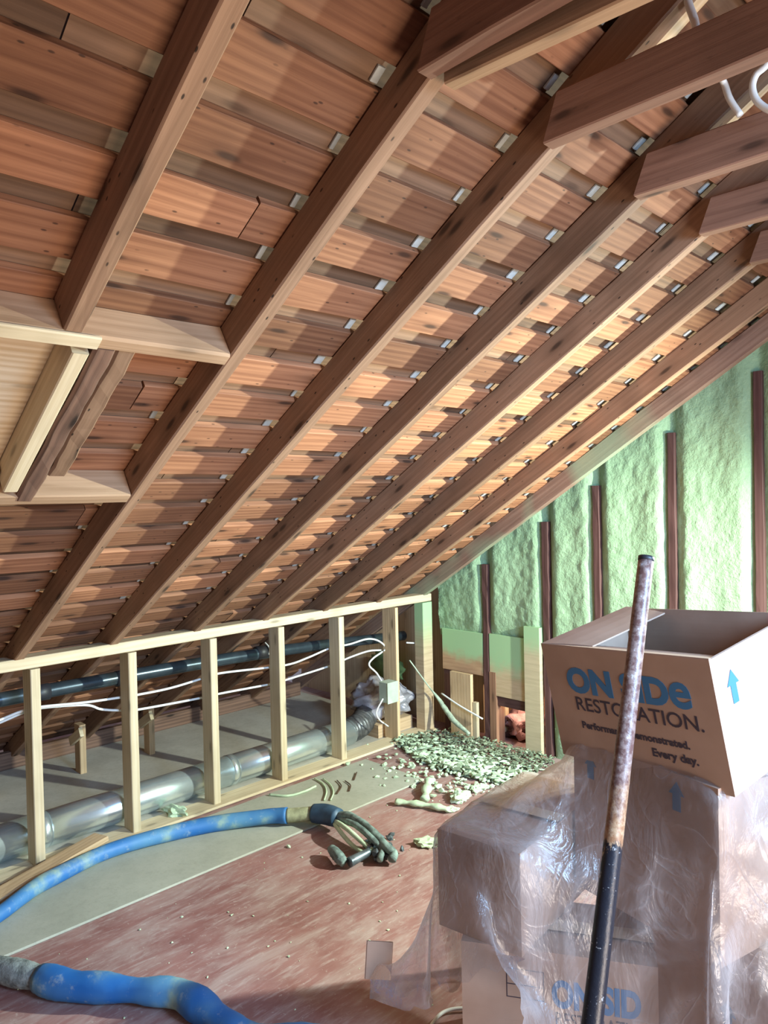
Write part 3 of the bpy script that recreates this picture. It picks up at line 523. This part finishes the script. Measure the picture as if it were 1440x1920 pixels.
# ------------------------------------------------------------------ plastic sheet: relaxed over the boxes
def drape():
    rng = np.random.default_rng(5); h_ = .0175; X0, Y0 = -1.80, .90; nx, ny = int(2.12/h_), int(1.75/h_)
    gx, gy = np.meshgrid(np.arange(nx), np.arange(ny), indexing='ij'); xs = X0+gx*h_; ys_ = Y0+gy*h_
    ylow = np.interp(xs[:, 0], [-1.8, -1.17, -1.05, -1.0, .4], [1.06, 1.06, 1.0, .92, .90])
    keep = ys_ > ylow[:, None]
    P = np.stack([xs, ys_, .84+.02*np.sin(xs*9)*np.sin(ys_*7)+.012*np.sin(xs*31+ys_*17)], -1)+rng.normal(0, .002, (nx, ny, 3))
    P[..., 0] = -.9+(P[..., 0]+.9)*.985; P[..., 1] = 1.9+(P[..., 1]-1.9)*.985
    LS = (1-.16*np.clip((1.50-ys_)/.1, 0, 1)*np.clip((-1.12-xs)/.1, 0, 1))[..., None]
    C = []
    for dx, dy, kk in ((1, 0, 1.), (0, 1, 1.), (1, 1, .5), (1, -1, .5), (3, 0, .18), (0, 3, .18), (8, 0, .7), (0, 8, .7), (8, 8, .7), (8, -8, .5)):
        A = (slice(0, nx-dx), slice(0, ny-dy) if dy >= 0 else slice(-dy, ny)); B = (slice(dx, nx), slice(dy, ny) if dy >= 0 else slice(0, ny+dy))
        C.append((A, B, h_*math.hypot(dx, dy)*LS[A], kk, (keep[A] & keep[B])[..., None].astype(float)))
    cnt = np.zeros((nx, ny, 1))
    for A, B, L, kk, m in C: cnt[A] += m*kk; cnt[B] += m*kk
    cnt = np.maximum(cnt, 1.)
    obs = []
    for k in ('L', 'U', 'O', 'M', 'R'):
        c, yaw, tx, ty, w, d, h = BOXES[k]; R = np.array((Rm(yaw, tx, ty)).to_3x3()); obs.append((np.array(c)+R@np.array([0, 0, h/2]), R, np.array([w/2, d/2, h/2])+.013))
    j0 = int(np.argmax(keep[0])); NP = 27; i0 = 8; pinA = (slice(i0, i0+NP), slice(j0, j0+2)); p0 = P[pinA].copy()
    hem = [(694, 1795, 1.97), (697, 1840, 1.92), (722, 1860, 1.86), (765, 1864, 1.82), (815, 1850, 1.77), (880, 1833, 1.72), (940, 1812, 1.67), (985, 1797, 1.63)]
    hp = np.array([list(ray_at(*h)) for h in hem]); al = np.r_[0, np.cumsum(np.linalg.norm(np.diff(hp, axis=0), axis=1))]; tt_ = np.linspace(0, al[-1], NP)
    hc = np.stack([np.interp(tt_, al, hp[:, k]) for k in range(3)], -1)+np.array([[0, 0, .012]])*np.sin(tt_*60)[:, None]
    tgt = np.stack([hc, hc+np.array([0, 0, h_])], 1)
    V = np.zeros_like(P); dt = .012
    for it in range(420):
        V[..., 2] -= (9.8 if it < 260 else 3.5)*dt; V *= .97; Q = P+V*dt
        f = min(1, it/150); fs = f*f*(3-2*f); pin = p0+(tgt-p0)*fs
        for sub in range(12):
            D = np.zeros_like(Q)
            for A, B, L, kk, m in C:
                e = Q[B]-Q[A]; l = np.sqrt((e*e).sum(-1, keepdims=True))+1e-9; x = (l-L)/l; x = np.where(x > 0, x, x*(.25 if L.max() < h_*4 else 0.))
                c = x*.5*kk*m*e; D[A] += c; D[B] -= c
            Q += D/cnt*1.9; Q[pinA] = pin
            if sub % 2 == 1:
                for Cn, R, H in obs:
                    q = (Q-Cn)@R; ins = np.all(np.abs(q) < H, -1)
                    if ins.any():
                        qi = q[ins]; pr = (P[ins]-Cn)@R; out = np.abs(pr)-H     # leave through the face it came from
                        ax = np.where(out.max(1) > -.004, out.argmax(1), (np.abs(qi)-H).argmax(1)); rr = np.arange(len(qi))
                        qn = qi.copy(); qn[rr, ax] = np.sign(pr[rr, ax])*H[ax]
                        if sub == 11:
                            t = qn-pr; t[rr, ax] = 0; qn = qn-.5*t
                        Q[ins] = qn@R.T+Cn
                lo = Q[..., 2] < .014; Q[..., 2][lo] = .014
        V = (Q-P)/dt; sp = np.linalg.norm(V, axis=-1, keepdims=True); V *= np.minimum(1, 1.8/np.maximum(sp, 1e-6)); P = Q
    for it in range(7):                     # soften the smallest wrinkles, stay outside the boxes
        S = P.copy(); w = np.zeros((nx, ny, 1)); acc = np.zeros_like(P)
        for A, B, L, kk, m in C[:2]: acc[A] += P[B]*m; acc[B] += P[A]*m; w[A] += m; w[B] += m
        P = np.where(w > 3.5, P*.5+.5*acc/np.maximum(w, 1), P)
        for Cn, R, H in obs:
            q = (P-Cn)@R; ins = np.all(np.abs(q) < H, -1)
            if ins.any(): qi = q[ins]; ax = (np.abs(qi)-H).argmax(1); rr = np.arange(len(qi)); qi[rr, ax] = np.sign(qi[rr, ax])*H[ax]; P[ins] = qi@R.T+Cn
    bm = bmesh.new(); vs = {}
    for i in range(nx-1):
        for j in range(ny-1):
            q = [(i, j), (i+1, j), (i+1, j+1), (i, j+1)]
            if all(keep[a] for a in q):
                for a in q:
                    if a not in vs: vs[a] = bm.verts.new(P[a])
                bm.faces.new([vs[a] for a in q])
    return bm
def ray_at(u, v, D): return EYE+(fw+r2*((u-720)/FPX)+d2*((v-960)/FPX))*D
bm = drape(); sheet = link('plastic_sheet', bm, M_FILM, None, (-1.0, 1.6, .0), True)
tag(sheet, 'clear crumpled plastic sheet draped over the pile of cardboard boxes', 'plastic sheet')
# ------------------------------------------------------------------ pole
def ray_at(u, v, D): return EYE+(fw+r2*((u-720)/FPX)+d2*((v-960)/FPX))*D
pt, pb = ray_at(1211, 1052, 1.66), ray_at(1110, 1920, 1.40)
axd = (pb-pt).normalized(); foot = pt+axd*((pt.z-.02)/-axd.z)
pole = empty('wooden_pole', foot)
bm = bmesh.new(); add_tube(bm, [foot, foot.lerp(pt, .5), pt], lambda t: .0215-.0045*t, n=24, smoothpts=24); sh = link('shaft', bm, M_POLE, pole, (foot.x, foot.y, 0), True)
sh.location.z = -foot.z
bm = bmesh.new(); add_tube(bm, [pt-axd*-.0, pt-axd*.010], .0175, n=24, smoothpts=2); link('end_cap', bm, M_BLK, pole, tuple(pt), True)
tag(pole, 'long worn pole, bare on top and blackened below, leaning before the boxes', 'pole')
# ------------------------------------------------------------------ hose and spray gun
def F(u, v, z=.04): return px(u, v, 2, z)
hose = empty('spray_hose', F(0, 1745, 0))
up = [F(-140, 1800), F(-75, 1762), F(0, 1713), F(60, 1668), F(100, 1645), F(200, 1597), F(300, 1567), F(400, 1545), F(500, 1531, .05), F(538, 1529, .055)]
lowp = [F(-140, 1800), F(-80, 1800), F(-5, 1816), F(40, 1826), F(75, 1834)]
low2 = [F(75, 1834), F(130, 1848), F(200, 1852), F(270, 1858), F(330, 1862), F(375, 1885), F(420, 1918), F(470, 1945), F(560, 1955), F(650, 1960)]
tube('hose_sleeve', up, lambda t: .026+.009*t+.0015*math.sin(t*19), M_HOSE, hose, n=20, jit=.015)
tube('taped_section', lowp, lambda t: .036+.003*math.sin(t*11), M_DUST, hose, n=20, jit=.03)
tube('hose_sleeve', low2, lambda t: .039+.004*math.sin(t*15)+.003*math.sin(t*37), M_HOSE, hose, n=20, jit=.02)
tube('olive_end_section', [F(538, 1529, .055), F(565, 1527, .058), F(590, 1525, .06)], .030, M_OLIVE, hose, n=20, jit=.02)
tube('rubber_cap', [F(588, 1525, .06), F(612, 1527, .065), F(634, 1534, .068)], lambda t: .040+.004*math.sin(t*3.1), M_CAP, hose, n=20)
tag(hose, 'thick blue sleeved spray foam hose looping across the floor', 'hose')
gun = empty('foam_spray_gun', F(690, 1600, 0))
tube('supply_hose', [F(630, 1530, .07), F(655, 1530, .09), F(690, 1552, .085), F(722, 1585, .06), F(738, 1600, .04), F(735, 1612, .03)], .017, M_GUNH, gun, n=12, jit=.08)
tube('supply_hose', [F(630, 1533, .06), F(668, 1548, .085), F(700, 1575, .07), F(716, 1592, .045), F(712, 1612, .03)], .013, M_GUNH, gun, n=12, jit=.08)
tube('supply_hose', [F(626, 1538, .055), F(648, 1552, .075), F(676, 1576, .06), F(698, 1594, .035)], .010, M_CHIP, gun, n=10, jit=.05)
tube('supply_hose', [F(624, 1540, .05), F(640, 1562, .055), F(660, 1584, .035), F(682, 1600, .025)], .009, M_CHIP, gun, n=10, jit=.05)
tube('gun_barrel', [F(655, 1617, .025), F(672, 1608, .03), F(692, 1597, .035)], lambda t: .020-.004*t, M_GUN, gun, n=16)
tube('gun_handle', [F(646, 1618, .025), F(634, 1606, .04), F(622, 1592, .035)], lambda t: .018+.005*math.sin(t*3), M_GUNH, gun, n=14, jit=.1)
bm = bmesh.new()
for i in range(26): 
    q = F(random.gauss(712, 15), random.gauss(1603, 9), 0); add_blob(bm, (q.x, q.y, random.uniform(.012, .05)), (random.uniform(.010, .022),)*2+(random.uniform(.008, .018),), 1, .4, 1, i)
g = link('valve_cluster', bm, M_GUN, gun, tuple(F(712, 1603, 0)))
tag(gun, 'foam crusted spray gun with bundled hoses lying on the red floor', 'spray gun')
# ------------------------------------------------------------------ foam scraps
def scrap(c, s, lab, sub=3, seed=0, pts=None, r=.015, mat=M_CHIP):
    if pts: o = tube('foam_scrap', pts, lambda t: r*(1+.25*math.sin(t*17+seed)), mat, n=9, jit=.15, flat=.7)
    else: bm = bmesh.new(); add_blob(bm, c, s, sub, .45, 1.6, seed); o = link('foam_scrap', bm, mat, None, (c[0], c[1], 0))
    tag(o, lab, 'foam scrap', 'loose green foam scraps on the floor'); return o
G = lambda u, v: px(u, v, 2, 0)
scrap(None, None, 'long thin green foam strip lying flat, left of the upright T-shaped one', seed=1, pts=[F(742, 1503, .018), F(775, 1506, .02), F(810, 1511, .02), F(842, 1518, .02)], r=.017)
scrap(None, None, 'green foam strip with a knobbed end, pointing away across the long one', seed=2, pts=[F(797, 1498, .025), F(800, 1480, .03), F(804, 1465, .03), F(812, 1462, .03)], r=.021)
for i, (u, v, s, lab) in enumerate([(862, 1502, (.05, .04, .028), 'biggest rounded green foam lump at the right end of the long strip'), (802, 1586, (.055, .035, .018), 'pale lumpy foam cluster alone on the red floor near the plastic'),
        (846, 1522, (.03, .02, .014), 'small green foam bit just below the big lump'), (893, 1483, (.035, .025, .016), 'green foam bit between the big lump and the chip pile'), (905, 1480, (.03, .02, .014), 'small green foam bit next to the plastic sheet edge'),
        (772, 1440, (.022, .018, .018), 'small upright foam bit at the left edge of the chip pile'), (775, 1477, (.015, .012, .010), 'tiny foam crumb left of the knobbed strip'), (722, 1463, (.015, .012, .008), 'foam crumb on the grey board edge'),
        (330, 1533, (.065, .03, .03), 'yellowish foam lump between the duct and the blue hose'), (777, 1452, (.014, .012, .008), 'tiny crumb below the small upright bit'), (541, 1589, (.010, .008, .006), 'tiny white crumb below the hose shadow')]):
    q = G(u, v); scrap((q.x, q.y, s[2]*.8), s, lab, 2 if s[0] < .03 else 3, 10+i)
bm = bmesh.new(); bmd = bmesh.new()
poly_c = [(735, 1392), (850, 1372), (1000, 1398), (1045, 1432), (960, 1478), (880, 1462), (800, 1438)]
A2 = [G(u, v) for u, v in poly_c]
def inside(x, y):
    c = False; n = len(A2)
    for i in range(n):
        a, b = A2[i], A2[(i+1) % n]
        if (a.y > y) != (b.y > y) and x < (b.x-a.x)*(y-a.y)/(b.y-a.y)+a.x: c = not c
    return c
k = 0
while k < 2300:
    x, y = random.uniform(-3.2, -2.0), random.uniform(2.9, 3.46)
    if not inside(x, y): continue
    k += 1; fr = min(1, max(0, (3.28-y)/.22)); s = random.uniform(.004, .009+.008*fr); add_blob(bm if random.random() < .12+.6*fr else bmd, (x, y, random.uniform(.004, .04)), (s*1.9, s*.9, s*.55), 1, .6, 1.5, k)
for i in range(260):
    x, y = random.gauss(-2.55, .22), random.gauss(2.93, .14)
    if y > 3.4: continue
    s = random.uniform(.003, .012)*(1.3 if random.random() < .15 else 1); add_blob(bm, (x, y, s*.6+.008), (s*1.4, s, s*.7), 1, .5, 1.5, i)
for i in range(160):
    x, y = random.uniform(-2.5, -1.0), random.uniform(.6, 3.0); s = random.uniform(.0012, .0045); add_blob(bm, (x, y, s*.5), (s*1.4, s, s*.6), 1, .5, 1, i)
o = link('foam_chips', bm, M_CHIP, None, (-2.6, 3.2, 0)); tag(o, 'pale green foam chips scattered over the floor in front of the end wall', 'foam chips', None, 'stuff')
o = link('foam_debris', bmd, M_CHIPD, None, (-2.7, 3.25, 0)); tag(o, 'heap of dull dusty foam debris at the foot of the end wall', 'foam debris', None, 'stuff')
# curved trimmings on the grey board
arcs = [([(505, 1490), (540, 1492), (570, 1484), (592, 1474)], .006, 'longest pale curved strip on the grey board'), ([(590, 1460), (606, 1470), (612, 1484), (608, 1500)], .004, 'pale curved strip right of the longest one'),
        ([(606, 1460), (620, 1472), (625, 1486), (620, 1500)], .0035, 'thin pale curved strip, middle of the row'), ([(632, 1463), (640, 1474), (632, 1488)], .003, 'short dark curved strip on the grey board'), ([(647, 1464), (657, 1472), (655, 1483)], .003, 'short dark curved strip furthest right'), ([(664, 1462), (669, 1448)], .003, 'straight dark scrap at the right of the curved strips')]
for i, (pts, r, lab) in enumerate(arcs):
    o = tube('curved_strip', [F(u, v, .016) for u, v in pts], r, M_CHIP if i < 3 else M_DARKW, n=6); tag(o, lab, 'strip', 'small curved strips on the grey board')
o = tube('white_cord', [F(800, 1935, .01), F(822, 1905, .01), F(845, 1893, .01), F(880, 1890, .01)], .005, M_WHITE, n=8); tag(o, 'bit of white cord beside the low cardboard box at the bottom', 'cord')
